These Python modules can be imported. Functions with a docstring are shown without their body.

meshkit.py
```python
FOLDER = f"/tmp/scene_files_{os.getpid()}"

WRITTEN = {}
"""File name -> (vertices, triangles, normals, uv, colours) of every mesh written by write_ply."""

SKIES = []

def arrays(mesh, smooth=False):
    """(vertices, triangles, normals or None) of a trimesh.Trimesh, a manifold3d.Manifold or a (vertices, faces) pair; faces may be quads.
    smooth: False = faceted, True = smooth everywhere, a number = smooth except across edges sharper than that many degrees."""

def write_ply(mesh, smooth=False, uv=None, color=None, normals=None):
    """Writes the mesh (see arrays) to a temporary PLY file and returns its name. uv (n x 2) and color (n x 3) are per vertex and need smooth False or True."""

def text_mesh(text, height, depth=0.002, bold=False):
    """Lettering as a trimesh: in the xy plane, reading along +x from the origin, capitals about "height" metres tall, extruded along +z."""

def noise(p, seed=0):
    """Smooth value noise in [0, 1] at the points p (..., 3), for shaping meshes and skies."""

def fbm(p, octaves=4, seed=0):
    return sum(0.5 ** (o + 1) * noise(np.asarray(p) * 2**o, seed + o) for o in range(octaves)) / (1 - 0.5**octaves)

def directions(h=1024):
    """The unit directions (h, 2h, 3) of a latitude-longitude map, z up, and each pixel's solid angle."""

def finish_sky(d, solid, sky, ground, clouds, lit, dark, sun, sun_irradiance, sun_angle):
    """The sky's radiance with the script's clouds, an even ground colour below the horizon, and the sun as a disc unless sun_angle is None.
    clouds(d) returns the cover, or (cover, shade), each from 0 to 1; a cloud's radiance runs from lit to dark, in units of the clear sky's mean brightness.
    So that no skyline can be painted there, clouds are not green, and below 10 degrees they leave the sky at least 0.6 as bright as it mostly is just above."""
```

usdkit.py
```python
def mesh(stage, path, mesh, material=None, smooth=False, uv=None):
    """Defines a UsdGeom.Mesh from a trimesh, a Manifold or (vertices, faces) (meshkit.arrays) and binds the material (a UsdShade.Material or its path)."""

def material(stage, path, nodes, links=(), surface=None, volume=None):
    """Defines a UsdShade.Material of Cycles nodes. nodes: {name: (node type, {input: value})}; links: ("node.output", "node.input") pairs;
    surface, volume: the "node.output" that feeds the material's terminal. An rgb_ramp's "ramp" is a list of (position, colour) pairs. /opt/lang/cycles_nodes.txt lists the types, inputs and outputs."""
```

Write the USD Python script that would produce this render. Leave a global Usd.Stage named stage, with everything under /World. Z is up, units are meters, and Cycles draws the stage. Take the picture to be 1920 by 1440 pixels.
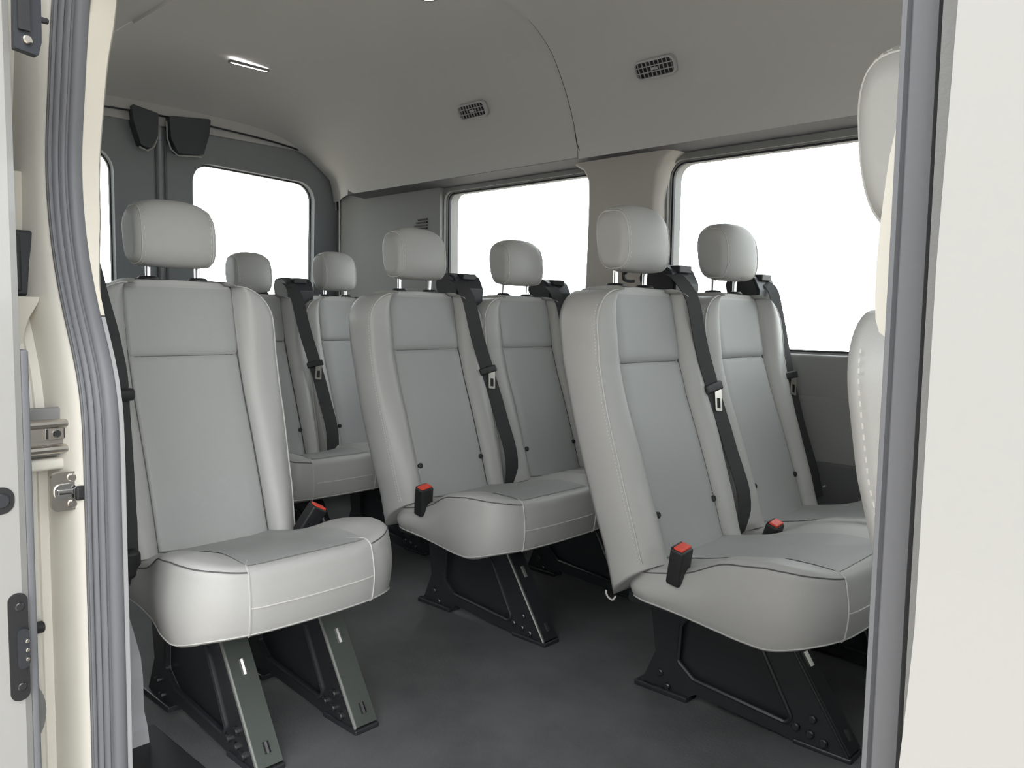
import math, random
import numpy as np, trimesh
from shapely.geometry import Polygon, box as sbox
from shapely import affinity
import usdkit, meshkit
from pxr import Usd, UsdGeom, UsdLux, UsdShade, Gf, Sdf

stage = Usd.Stage.CreateInMemory()
UsdGeom.SetStageUpAxis(stage, UsdGeom.Tokens.z); UsdGeom.SetStageMetersPerUnit(stage, 1.0)
UsdGeom.Xform.Define(stage, '/World'); UsdGeom.Scope.Define(stage, '/World/Looks')

# ---------------------------------------------------------------- camera, sky, exposure
FPX, YAW, PIT, ROL, CZ = 1514.5, math.radians(43.25), math.radians(4.63), math.radians(.865), .843
Fv = np.array([-math.sin(YAW)*math.cos(PIT), math.cos(YAW)*math.cos(PIT), -math.sin(PIT)])
R0 = np.array([math.cos(YAW), math.sin(YAW), 0.]); U0 = np.cross(R0, Fv)
Rv = R0*math.cos(ROL)+U0*math.sin(ROL); Uv = -R0*math.sin(ROL)+U0*math.cos(ROL)
cam = UsdGeom.Camera.Define(stage, '/World/camera')
cam.CreateHorizontalApertureAttr(36.0); cam.CreateVerticalApertureAttr(27.0)
cam.CreateFocalLengthAttr(36.0*FPX/1920); cam.CreateClippingRangeAttr(Gf.Vec2f(.02, 500))
M = Gf.Matrix4d(1.0)
for i, v in enumerate((Rv, Uv, -Fv, (0, 0, CZ))): M.SetRow3(i, Gf.Vec3d(*map(float, v)))
cam.AddTransformOp().Set(M)
cam.CreateExposureAttr(0.8)
dome = UsdLux.DomeLight.Define(stage, '/World/sky')          # bright overcast sky
dome.CreateColorAttr(Gf.Vec3f(.93, .975, 1.0)); dome.CreateIntensityAttr(0.7)
sun = UsdLux.DistantLight.Define(stage, '/World/sun')          # sun veiled by cloud: high, ahead of the van on the door side
sun.CreateAngleAttr(35.0); sun.CreateIntensityAttr(0.55); sun.CreateColorAttr(Gf.Vec3f(1, .97, .93))
sun.AddTransformOp().Set(Gf.Matrix4d().SetLookAt(Gf.Vec3d(.80, -.42, .40), Gf.Vec3d(0, 0, 0), Gf.Vec3d(0, 0, 1)).GetInverse())

# ---------------------------------------------------------------- helpers
used = {}
def path(name, parent=None):
    base = (parent or '/World')+'/'+name
    n = used.get(base, 0); used[base] = n+1
    return base if n == 0 else f'{base}_{n:03d}'
def setd(prim, label=None, cat=None, group=None, kind=None):
    for k, v in (('label', label), ('category', cat), ('group', group), ('kind', kind)):
        if v: prim.SetCustomDataByKey(k, v)
def P(parent): return str(parent.GetPath()) if hasattr(parent, 'GetPath') else parent
def obj(name, mesh, m, parent=None, label=None, cat=None, group=None, kind=None, smooth=35):
    if isinstance(mesh, list): mesh = trimesh.util.concatenate(mesh)
    o = usdkit.mesh(stage, path(name, P(parent) if parent else None), mesh, m, smooth=smooth).GetPrim()
    setd(o, label, cat, group, kind); return o
def thing(name, label, cat, loc=(0, 0, 0), rz=0, group=None, kind=None):
    x = UsdGeom.Xform.Define(stage, path(name)); x.AddTranslateOp().Set(Gf.Vec3d(*map(float, loc)))
    if rz: x.AddRotateZOp().Set(float(rz))
    setd(x.GetPrim(), label, cat, group, kind); return x.GetPrim()
def part_group(name, parent): return UsdGeom.Xform.Define(stage, path(name, P(parent))).GetPrim()
def tm(v, f):
    m = trimesh.Trimesh(np.asarray(v, float), np.asarray(f, int), process=False); return m
def rbox(a, b, r=.006, seg=2):
    """box from corner a to corner b with rounded edges"""
    a, b = np.minimum(a, b).astype(float), np.maximum(a, b).astype(float); r = min(r, (b-a).min()*.49)
    import manifold3d as m3
    s = trimesh.creation.icosphere(1, r); c = (a+b)/2; h = (b-a)/2-r
    pts = np.vstack([s.vertices+c+h*np.array(k) for k in np.ndindex(2, 2, 2) for k in [np.array(k)*2-1]])
    return trimesh.convex.convex_hull(pts)
def bx(a, b):
    a, b = np.array(a, float), np.array(b, float)
    m = trimesh.creation.box(np.abs(b-a)); m.apply_translation((a+b)/2); return m
def tube(pts, r, n=8, closed=False, caps=True):
    pts = np.asarray(pts, float); k = len(pts)
    if closed: t = np.roll(pts, -1, 0)-np.roll(pts, 1, 0)
    else: t = np.gradient(pts, axis=0)
    t /= np.linalg.norm(t, axis=1, keepdims=True)+1e-12
    ref = np.array([0, 0, 1.]) if abs(t[0][2]) < .9 else np.array([1., 0, 0])
    nrm = np.cross(t[0], ref); nrm /= np.linalg.norm(nrm); V = []
    rr = np.broadcast_to(r, k)
    for i in range(k):
        nrm = nrm-t[i]*(nrm@t[i]); nrm /= np.linalg.norm(nrm)+1e-12; b = np.cross(t[i], nrm)
        for a in np.arange(n)*2*math.pi/n: V.append(pts[i]+rr[i]*(math.cos(a)*nrm+math.sin(a)*b))
    Fc = []
    for i in range(k if closed else k-1):
        j = (i+1) % k
        for a in range(n):
            b = (a+1) % n; Fc += [(i*n+a, i*n+b, j*n+b), (i*n+a, j*n+b, j*n+a)]
    if not closed and caps:
        for a in range(1, n-1): Fc += [(0, a+1, a), ((k-1)*n, (k-1)*n+a, (k-1)*n+a+1)]
    return tm(V, Fc)
def ribbon(pts, wdir, w, th):
    """flat strap along pts, width w along wdir (one vector or per point), thickness th"""
    pts = np.asarray(pts, float); k = len(pts); wd = np.broadcast_to(np.asarray(wdir, float), (k, 3))
    t = np.gradient(pts, axis=0); t /= np.linalg.norm(t, axis=1, keepdims=True)
    wd = wd-t*(wd*t).sum(1, keepdims=True); wd /= np.linalg.norm(wd, axis=1, keepdims=True)
    n = np.cross(t, wd); V = []
    for i in range(k):
        for a, b in ((-1, -1), (1, -1), (1, 1), (-1, 1)): V.append(pts[i]+wd[i]*w/2*a+n[i]*th/2*b)
    Fc = []
    for i in range(k-1):
        for a in range(4):
            b = (a+1) % 4; Fc += [(i*4+a, i*4+b, i*4+4+b), (i*4+a, i*4+4+b, i*4+4+a)]
    Fc += [(0, 2, 1), (0, 3, 2), (k*4-4, k*4-3, k*4-2), (k*4-4, k*4-2, k*4-1)]
    m = tm(V, Fc); m.fix_normals(); return m
def extr(poly, axis, a, b):
    """extrude a shapely polygon; axis 'y': polygon in (x,z); axis 'x': polygon in (y,z); axis 'z': (x,y)"""
    m = trimesh.creation.extrude_polygon(poly, b-a, engine='earcut'); v = m.vertices.copy(); v[:, 2] += a
    if axis == 'y': v = v[:, [0, 2, 1]]
    elif axis == 'x': v = v[:, [2, 0, 1]]
    m = tm(v, m.faces)
    if axis == 'y': m.faces = m.faces[:, ::-1]
    return m
def rpoly(x0, z0, x1, z1, r):
    return sbox(x0+r, z0+r, x1-r, z1-r).buffer(r, quad_segs=6)
def spline(pts, n):
    from scipy.interpolate import PchipInterpolator
    pts = np.asarray(pts, float); d = np.r_[0, np.cumsum(np.linalg.norm(np.diff(pts, axis=0), axis=1))]
    return PchipInterpolator(d, pts)(np.linspace(0, d[-1], n))
def cyl(c, r, h, axis, n=16, r2=None):
    a = np.linspace(0, 2*math.pi, n, endpoint=False); ax = np.array(axis, float); ax /= np.linalg.norm(ax)
    u = np.cross(ax, [0, 0, 1.] if abs(ax[2]) < .9 else [1., 0, 0]); u /= np.linalg.norm(u); w = np.cross(ax, u); c = np.array(c, float)
    ring = lambda rad, t: c+ax*t+rad*(np.cos(a)[:, None]*u+np.sin(a)[:, None]*w)
    b = min(r*.25, h*.3); r2 = r2 or r
    V = np.vstack([ring(r, 0), ring(r2, h-b), ring(r2-b, h), [c, c+ax*h]]); Fc = []
    for l in range(2):
        for i in range(n):
            j = (i+1) % n; Fc += [(l*n+i, l*n+j, l*n+n+j), (l*n+i, l*n+n+j, l*n+n+i)]
    for i in range(n):
        j = (i+1) % n; Fc += [(3*n, j, i), (3*n+1, 2*n+i, 2*n+j)]
    m = tm(V, Fc); m.fix_normals(); return m
def loft(rings, close_u=True, cap0=True, cap1=True):
    rings = np.asarray(rings, float); k, n, _ = rings.shape; V = rings.reshape(-1, 3); Fc = []
    for i in range(k-1):
        for a in range(n if close_u else n-1):
            b = (a+1) % n; Fc += [(i*n+a, i*n+b, (i+1)*n+b), (i*n+a, (i+1)*n+b, (i+1)*n+a)]
    V = list(V)
    for on, i in ((cap0, 0), (cap1, k-1)):
        if on:
            V.append(rings[i].mean(0)); c = len(V)-1
            for a in range(n):
                b = (a+1) % n; Fc.append((c, i*n+b, i*n+a) if i == 0 else (c, i*n+a, i*n+b))
    m = tm(V, Fc)
    if close_u and cap0 and cap1: m.fix_normals()
    return m

# ---------------------------------------------------------------- materials
def mat(name, col, rough=.5, metal=0, spec=.5, bump=0, bscale=300, var=0, vscale=6, coat=0):
    nodes = {'p': ('principled_bsdf', dict(base_color=col, roughness=rough, metallic=metal, specular_ior_level=spec, coat_weight=coat))}
    links = []
    if bump or var:
        nodes['g'] = ('texture_coordinate', {})
    if bump:
        nodes['n'] = ('noise_texture', dict(scale=bscale, detail=3, roughness=.6)); nodes['b'] = ('bump', dict(strength=bump, distance=.002))
        links += [('g.object', 'n.vector'), ('n.fac', 'b.height'), ('b.normal', 'p.normal')]
    if var:
        nodes['v'] = ('noise_texture', dict(scale=vscale, detail=4, roughness=.6))
        c = np.array(col); nodes['r'] = ('rgb_ramp', {'ramp': [(.3, tuple(c*(1-var))), (.7, tuple(c*(1+var)))]})
        links += [('g.object', 'v.vector'), ('v.fac', 'r.fac'), ('r.color', 'p.base_color')]
    return usdkit.material(stage, '/World/Looks/'+name, nodes, links, surface='p.BSDF')
LEATHER = mat('grey_leatherette', (.42, .415, .405), .45, spec=.45, bump=.12, bscale=420)
INSERT = mat('insert_leatherette', (.355, .36, .357), .5, spec=.4, bump=.15, bscale=420)
PIPING = mat('piping_grey', (.52, .515, .50), .5)
SEAM = mat('seam_dark', (.10, .10, .10), .7)
THREAD = mat('thread_grey', (.62, .60, .57), .7)
CHROME = mat('chrome', (.85, .85, .86), .12, metal=1)
STEEL = mat('brushed_steel', (.62, .58, .53), .3, metal=1, bump=.05, bscale=80)
BLACKPL = mat('black_plastic', (.018, .018, .02), .45, bump=.1, bscale=500)
NAVYPL = mat('dark_navy_plastic', (.022, .025, .032), .45)
BELT = mat('belt_webbing', (.035, .035, .037), .75, bump=.3, bscale=700)
RED = mat('red_button', (.75, .07, .04), .4)
FRAME = mat('black_enamel', (.026, .028, .031), .3, spec=.6)
STRIP = mat('grey_green_enamel', (.12, .135, .125), .28, metal=.6)
FLOOR = mat('floor_vinyl', (.11, .11, .113), .6, var=.22, vscale=5, bump=.3, bscale=160)
HEADLINER = mat('headliner_fabric', (.555, .55, .545), .95, spec=.1, bump=.15, bscale=600)
TRIM = mat('grey_trim', (.23, .23, .226), .6, bump=.15, bscale=400)
TRIMDK = mat('dark_grey_trim', (.10, .10, .108), .65, bump=.15, bscale=400)
TRIMLT = mat('light_grey_trim', (.46, .46, .48), .6)
PAINT = mat('white_paint', (.355, .349, .339), .28, spec=.5, coat=.3)
CREAM = mat('cream_paint', (.73, .70, .63), .4, spec=.5)
BEIGE = mat('beige_trim', (.66, .62, .54), .55)
RUBBER = mat('grey_rubber', (.165, .168, .182), .5, spec=.4, bump=.08, bscale=200)
RUBBERDK = mat('black_rubber', (.025, .027, .032), .5)
GROUND = mat('pale_concrete', (.56, .50, .43), .9, var=.08, vscale=.6)
LENS = usdkit.material(stage, '/World/Looks/lit_lens', {'e': ('emission', dict(color=(1, .97, .93), strength=6.0))}, surface='e.emission')
GLASS = usdkit.material(stage, '/World/Looks/window_glass', {       # the same Fresnel reflection from both faces of the pane
    'geo': ('geometry', {}), 'ior': ('mix_float', dict(a=1.45, b=1/1.45)), 'f': ('fresnel', {}), 't': ('transparent_bsdf', dict(color=(.96, .975, .965))),
    'g': ('glossy_bsdf', dict(color=(1, 1, 1), roughness=.02)), 'm': ('mix_closure', {})},
    [('geo.backfacing', 'ior.fac'), ('ior.result', 'f.IOR'), ('f.fac', 'm.fac'), ('t.BSDF', 'm.closure1'), ('g.BSDF', 'm.closure2')], surface='m.closure')

# ---------------------------------------------------------------- the van shell (x forward, y across, z up; floor at z = 0)
YC, YL, YR = 1.475, 2.32, .63                    # centre line, left wall, right wall
XR, XF = -3.40, .95
obj('ground', bx((-30, -30, -.80), (30, 30, -.72)), GROUND, kind='structure')
obj('unseen_shade_wall', bx((-14, -5.0, -.75), (2.5, -4.7, 4.2)), mat('shade_wall_grey', (.34, .325, .30), .9, var=.1, vscale=1.5), kind='structure')  # out of view behind the camera, placed to shade the door side
obj('floor', bx((XR, .575, -.04), (XF, 2.36, 0)), FLOOR, kind='structure')
# headliner: cross profile (y offset from centre, z), lofted along x and curved down at the rear
prof = spline([(-.762, 1.450), (-.752, 1.456), (-.735, 1.478), (-.68, 1.56), (-.635, 1.635), (-.57, 1.72), (-.45, 1.79), (-.25, 1.825), (0, 1.835),
               (.25, 1.825), (.45, 1.79), (.57, 1.72), (.635, 1.635), (.68, 1.555), (.714, 1.465), (.724, 1.42), (.727, 1.396)], 90)
def roof(x0, x1, off=0., n=24):
    rows_i, rows_o = [], []
    for x in np.linspace(x0, x1, n):
        k = 1.0 if x > -2.95 else math.sqrt(max(0., 1-((-2.95-x)/.46)**2))
        zz = np.where(prof[:, 1] > 1.60, 1.60+(prof[:, 1]-1.60)*k, prof[:, 1])
        tt_ = np.clip((-3.08-x)/.26, 0, 1)**1.5; lo = np.clip((1.62-prof[:, 1])/.12, 0, 1)
        rows_i.append(np.c_[np.full(len(prof), x), YC+prof[:, 0]*(1-off)+np.sign(prof[:, 0])*.11*tt_*lo, zz-off])
    o = np.array(rows_i).copy(); o[..., 2] += .045; o[..., 1] = YC+(o[..., 1]-YC)*1.05
    rings = np.concatenate([np.array(rows_i), o[:, ::-1]], axis=1)
    return loft(rings, close_u=True, cap0=False, cap1=False)
XJ = -1.775
ceil_ = thing('ceiling', None, None, kind='structure')
obj('headliner_panel', roof(XR+.01, XJ-.003, n=30), HEADLINER, ceil_, smooth=50)
obj('headliner_panel', roof(XJ+.003, XF, .006, n=6), HEADLINER, ceil_, label='front headliner panel standing slightly proud', smooth=50)
h_ = prof[prof[:, 0] > .45]
obj('joint_line', tube(np.vstack([np.c_[np.full(len(h_), XJ), YC+h_[:, 0]-.001, h_[:, 1]-.001][:-5], spline([(XJ+.002, YC+.716, 1.44), (XJ+.012, YC+.722, 1.415), (XJ+.04, YC+.726, 1.400), (XJ+.10, YC+.727, 1.395), (XJ+.30, YC+.727, 1.394)], 14)]), .0028, 6), RUBBERDK, ceil_, label='dark joint line between the headliner panels')
obj('roof_skin', bx((XR-.1, YC-.86, 1.92), (XF+.2, YC+.86, 1.95)), PAINT, ceil_)

# left (far) wall with two windows
def hole(p, *hs):
    for h in hs: p = p.difference(h)
    return p
W1 = rpoly(-1.485, .757, -.62, 1.362, .05); W2 = rpoly(-2.585, .757, -1.820, 1.366, .035)
W0 = rpoly(-.42, .80, .62, 1.36, .05)
wl = thing('wall_left', None, None, kind='structure')
obj('body_panel', extr(hole(sbox(XR, -.1, XF, 1.46), W1, W2, W0), 'y', YL+.012, YL+.075), TRIM, wl, smooth=30)
up = hole(sbox(-3.33, .74, -.55, 1.44), W1.buffer(.004), W2.buffer(.004))
obj('window_surround', extr(up, 'y', YL-.002, YL+.014), TRIM, wl, smooth=30)
# header: ledge over the windows, shade under the cove put into its dark colour
led = Polygon([(YL+.03, 1.384), (YC+.728, 1.395), (YC+.731, 1.42), (YC+.74, 1.46), (YL+.05, 1.47)])
obj('header_ledge', extr(led, 'x', -3.12, XF-.1), TRIMDK, wl, smooth=40)
# pillar between the two windows, flaring out at the top
rings = []
for z, xa, xb, yy in [(.74, -1.815, -1.490, YL-.060), (1.0, -1.805, -1.492, YL-.058), (1.24, -1.80, -1.495, YL-.055), (1.33, -1.805, -1.482, YL-.055), (1.37, -1.83, -1.455, YL-.058), (1.40, -1.89, -1.40, YL-.066), (1.415, -1.95, -1.34, YL-.07), (1.428, -1.95, -1.34, YL-.068)]:
    w = xb-xa; c = (xa+xb)/2
    q = np.array([(-.5, 0), (-.485, .35), (-.45, .75), (-.40, 1), (-.1, 1.04), (.1, 1.04), (.40, 1), (.45, .75), (.485, .35), (.5, 0)])
    rings.append([(c+a*w, YL+.004+(yy-YL-.004)*b, z) for a, b in q])
obj('pillar_trim', loft(rings), mat('warm_grey_trim', (.46, .43, .40), .6, bump=.15, bscale=400), wl, smooth=45)
# rear corner pillar trim
obj('pillar_trim', extr(Polygon([(-3.315, .70), (-2.60, .70), (-2.60, 1.385), (-3.30, 1.41)]).buffer(.005), 'y', YL-.022, YL+.004), TRIM, wl, smooth=30, label='rear corner trim panel')
for i in range(7):                                # louvre of the rear pillar
    z = 1.262-i*.0125; xa = -2.757+max(0, (2-i))*.012
    obj('louvre_slat', rbox((xa, YL-.028, z-.003), (-2.672, YL-.020, z+.003), .002), BLACKPL, wl)
obj('trim_edge', tube([(-3.318, YL-.024, .75), (-3.318, YL-.024, 1.40)], .004), PIPING, wl, label='pale edge strip of the rear corner')
# lower wall
obj('lower_panel', rbox((-3.3, YL-.040, .60), (-.50, YL+.012, .752), .012), TRIM, wl)
obj('lower_panel', rbox((-3.3, YL-.046, .44), (-.50, YL+.012, .635), .012), TRIM, wl)
obj('kick_panel', rbox((-3.3, YL-.050, 0.0), (-.50, YL+.012, .45), .012), TRIMDK, wl, label='dark lower side panel')
def window(n, poly, y, seal=True, axis='y'):
    w = thing(f'window_{n}', None, None, kind='structure')
    obj('pane', extr(poly.buffer(.006), axis, y, y+.004), GLASS, w)
    r = poly.buffer(.012).difference(poly.buffer(-.006))
    obj('window_gasket', extr(r, axis, y-.012, y-.001), RUBBERDK, w)
window(1, W1, YL+.03); window(2, W2, YL+.03); window(3, W0, YL+.03)

# rear doors
WR1 = Polygon([(1.608, .84), (2.195, .84), (2.203, 1.36), (2.09, 1.462), (1.70, 1.487), (1.612, 1.43)]).buffer(-.055).buffer(.055, quad_segs=8)
WR1 = Polygon([(1.607, .84), (2.200, .84), (2.212, 1.472), (1.609, 1.492)]).buffer(-.085).buffer(.085, quad_segs=8)
WR2 = affinity.scale(WR1, -1, 1, origin=(1.447, 0))
for n, (W, a, b, win) in enumerate(((WR1, 1.479, 2.37, 4), (WR2, .58, 1.469, 5))):
    d = thing(f'door_{n+1}', None, None, kind='structure')
    pan = hole(sbox(a, -.02, b, 1.615), W)
    obj('door_panel', extr(pan, 'x', XR-.05, XR), mat('cool_grey_trim', (.27, .285, .30), .6, bump=.15, bscale=400) if n == 0 else '/World/Looks/cool_grey_trim', d, smooth=30)
    obj('door_panel', extr(sbox(a+.03, .05, b-.09, .78).buffer(.02), 'x', XR, XR+.02), TRIMDK, d, label='lower inner door trim')
    obj('edge_strip', tube([(XR+.004, (1.492 if n == 0 else 1.456), .2), (XR+.004, (1.492 if n == 0 else 1.456), 1.60)], .006), RUBBER, d)
    window(win, W, XR-.03, axis='x')
wr = thing('wall_rear', None, None, kind='structure')
hp = Polygon([(.58, 1.55), (2.37, 1.55), (2.37, 1.80), (.58, 1.80)])
obj('header_panel', extr(Polygon([(.70, 1.612), (2.25, 1.612), (2.25, 1.86), (.70, 1.86)]), 'x', XR-.05, XR+.012), HEADLINER, wr)
arch = spline([(.62, 1.36), (.66, 1.52), (.80, 1.61), (1.2, 1.645), (1.475, 1.652), (1.75, 1.645), (2.15, 1.61), (2.29, 1.52), (2.33, 1.36)], 60)
obj('arch_seam', tube(np.c_[np.full(60, XR+.02), arch], .006), RUBBERDK, wr, label='dark curved seam over the rear doors')
pr = np.vstack([arch, [(2.345, 1.36), (2.345, 1.7), (.6, 1.7), (.6, 1.36)]])
obj('arch_panel', extr(Polygon(pr).buffer(0), 'x', XR-.02, XR+.03), HEADLINER, wr)
for k, (ya, yb, lab) in enumerate(((1.345, 1.448, 'dark plastic latch cover at the top of the left rear door'), (1.492, 1.665, 'dark plastic latch cover at the top of the right rear door'))):
    t = thing('latch_cover', lab, 'latch cover', (XR, 0, 0))
    s = -1 if k == 0 else 1
    yi, yo = (yb, ya) if k == 0 else (ya, yb)
    pts = Polygon([(yi-s*.0, 1.65), (yo+s*.004, 1.668), (yo-s*.004, 1.60), (yo-s*.03, 1.515), (yi+s*.035, 1.505), (yi+s*.005, 1.56)]).buffer(-.008).buffer(.008)
    obj('cover', extr(pts, 'x', .0, .05), mat('slate_plastic', (.055, .063, .072), .5) if k == 0 else '/World/Looks/slate_plastic', t, smooth=30)
    obj('bezel', tube([(.03, yo-s*.03, 1.509), (.03, yi+s*.04, 1.498), (.03, yi+s*.012, 1.52), (.03, yi-s*.002, 1.56), (.03, yi-s*.004, 1.63)], .0035), PIPING, t, label='pale lower edge')

# right (near) wall behind the door opening, with a window, and the frame around the opening
wrr = thing('wall_right', None, None, kind='structure')
WN = rpoly(-2.75, .80, -1.72, 1.36, .05)
obj('body_panel', extr(hole(sbox(XR, -.3, -1.545, 1.46), WN), 'y', .47, .52), TRIM, wrr, smooth=30)
obj('body_panel', extr(hole(sbox(XR, -.3, -1.50, 1.92), WN.buffer(.02)), 'y', .385, .41), PAINT, wrr, smooth=30)
obj('header_panel', extr(Polygon([(.40, 1.47), (.66, 1.44), (.66, 1.60), (.46, 1.90), (.40, 1.90)]), 'x', -1.56, -.13), PAINT, ceil_)
obj('header_cover', rbox((-3.3, .50, 1.448), (XF-.1, .722, 1.50), .010), mat('pale_grey_trim', (.62, .61, .60), .6), ceil_, label='light grey trim over the door opening')
window(6, WN, .42)
tr3 = thing('trim_3', None, None, kind='structure')
obj('sill', bx((-1.56, .42, -.30), (XF, .575, -.035)), BLACKPL, tr3)
obj('scuff_plate', rbox((-1.62, .555, -.03), (-.15, .665, .004), .003), BLACKPL, tr3, label='black step edge inside the door opening')
tp = Polygon([(-1.80, .02), (-1.557, .0), (-1.563, .03), (-1.580, .06), (-1.582, .13), (-1.590, .165), (-1.625, .21), (-1.66, .25), (-1.70, .30), (-1.80, .30)])
obj('wheel_arch_trim', extr(tp.buffer(.006), 'y', .585, .628), TRIMLT, tr3, smooth=30, label='light grey lower corner trim')

# weatherstrip running round the door opening
left = np.array([(-1.46, 1.351), (-1.482, 1.271), (-1.498, 1.187), (-1.519, 1.102), (-1.513, 1.011), (-1.496, .938), (-1.458, .848), (-1.405, .76), (-1.385, .718), (-1.378, .675), (-1.378, .586), (-1.378, .426), (-1.377, .244), (-1.378, .075)])
left = np.c_[left[:, 0]*.965-.016, .843+(left[:, 1]-.843)*.965]
from scipy.ndimage import gaussian_filter1d
LF = gaussian_filter1d(spline(left[::-1], 60), 2.0, axis=0, mode='nearest')
def sx(z): return np.interp(z, LF[:, 1], LF[:, 0])
loop = [(-1.346, .02)]+[tuple(p) for p in LF]+[(-1.40, 1.42), (-1.36, 1.455), (-1.30, 1.47), (-.9, 1.475), (-.25, 1.475), (-.17, 1.46), (-.135, 1.41), (-.134, 1.2), (-.134, .9), (-.135, .5), (-.136, .1), (-.137, .03), (-.16, -.015), (-.25, -.02), (-.8, -.02), (-1.25, -.02), (-1.325, -.01)]
loop = np.array(loop); d = np.r_[0, np.cumsum(np.linalg.norm(np.diff(np.vstack([loop, loop[:1]]), axis=0), axis=1))]
tt = np.linspace(0, d[-1], 260, endpoint=False); lp = np.c_[np.interp(tt, d, np.r_[loop[:, 0], loop[0, 0]]), np.interp(tt, d, np.r_[loop[:, 1], loop[0, 1]])]
tg = np.roll(lp, -1, 0)-np.roll(lp, 1, 0); tg /= np.linalg.norm(tg, axis=1, keepdims=True)
nin = np.c_[tg[:, 1], -tg[:, 0]]
def sweep_loop(pr):
    rings = [[(p[0]+n[0]*a, y, p[1]+n[1]*a) for a, y in pr] for p, n in zip(lp, nin)]
    rings.append(rings[0]); return loft(rings, cap0=False, cap1=False)
ws = thing('weatherstrip', 'grey ribbed rubber weatherstrip looping round the open sliding door frame', 'door seal')
obj('carrier', sweep_loop([(0, .4525), (.004, .4507), (.0112, .4500), (.0130, .4530), (.0146, .4506), (.0172, .4510), (.018, .453), (.017, .456), (.0105, .458), (.0135, .460), (.0155, .463), (.0155, .466), (.0105, .468), (.0145, .4705), (.0165, .473), (.0165, .476), (.012, .478), (.012, .502), (0, .504)]), RUBBER, ws, smooth=50)
obj('bulb', sweep_loop([(.012+.0085*math.cos(a), .4925+.0115*math.sin(a)) for a in np.linspace(-2.2, 2.2, 12)]+[(.006, .4925)]), RUBBER, ws, smooth=60)

# jamb of the rear pillar: cream painted recess between seal and outer skin
zz = np.r_[-.25, np.linspace(-.02, 1.42, 50)]
def jamb(cols):
    rings = [[(sx(z)+a, y, z) for a, y in cols] for z in zz]
    return rings
front_c = [(.0, .505), (.004, .462), (-.006, .448), (-.020, .441), (-.046, .430), (-.076, .424), (-.080, .412), (-.066, .405), (-.070, .372)]
rg = [r+[(x-.03, y+.004, z) for x, y, z in r[::-1]] for r in jamb(front_c)]
tr1 = thing('trim_1', None, None, kind='structure')
obj('jamb_panel', loft(rg), CREAM, tr1, smooth=60)
# beige inner edge, then grey below the belt line
def strip(z0, z1, y1f, dx, m, lab, parent):
    R_ = []
    for z in np.linspace(z0, z1, 26):
        x = sx(z)+dx; y1 = y1f(z)
        R_.append([(x+.010, .500, z), (x+.012, .51, z), (x+.012, y1-.004, z), (x+.006, y1, z), (x-.02, y1, z), (x-.02, .500, z)])
    obj('inner_edge', loft(R_), m, parent, label=lab, smooth=40)
strip(.838, 1.46, lambda z: np.interp(z, [.838, .9, 1.0, 1.15, 1.25, 1.42], [.508, .517, .531, .535, .538, .556]), .004, BEIGE, 'beige painted inner edge', tr1)
strip(-.02, .836, lambda z: np.interp(z, [0, .5, .7, .836], [.5125, .5125, .511, .512]), .004, mat('mid_grey_trim', (.33, .33, .34), .6), 'light grey inner edge', tr1)

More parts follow.
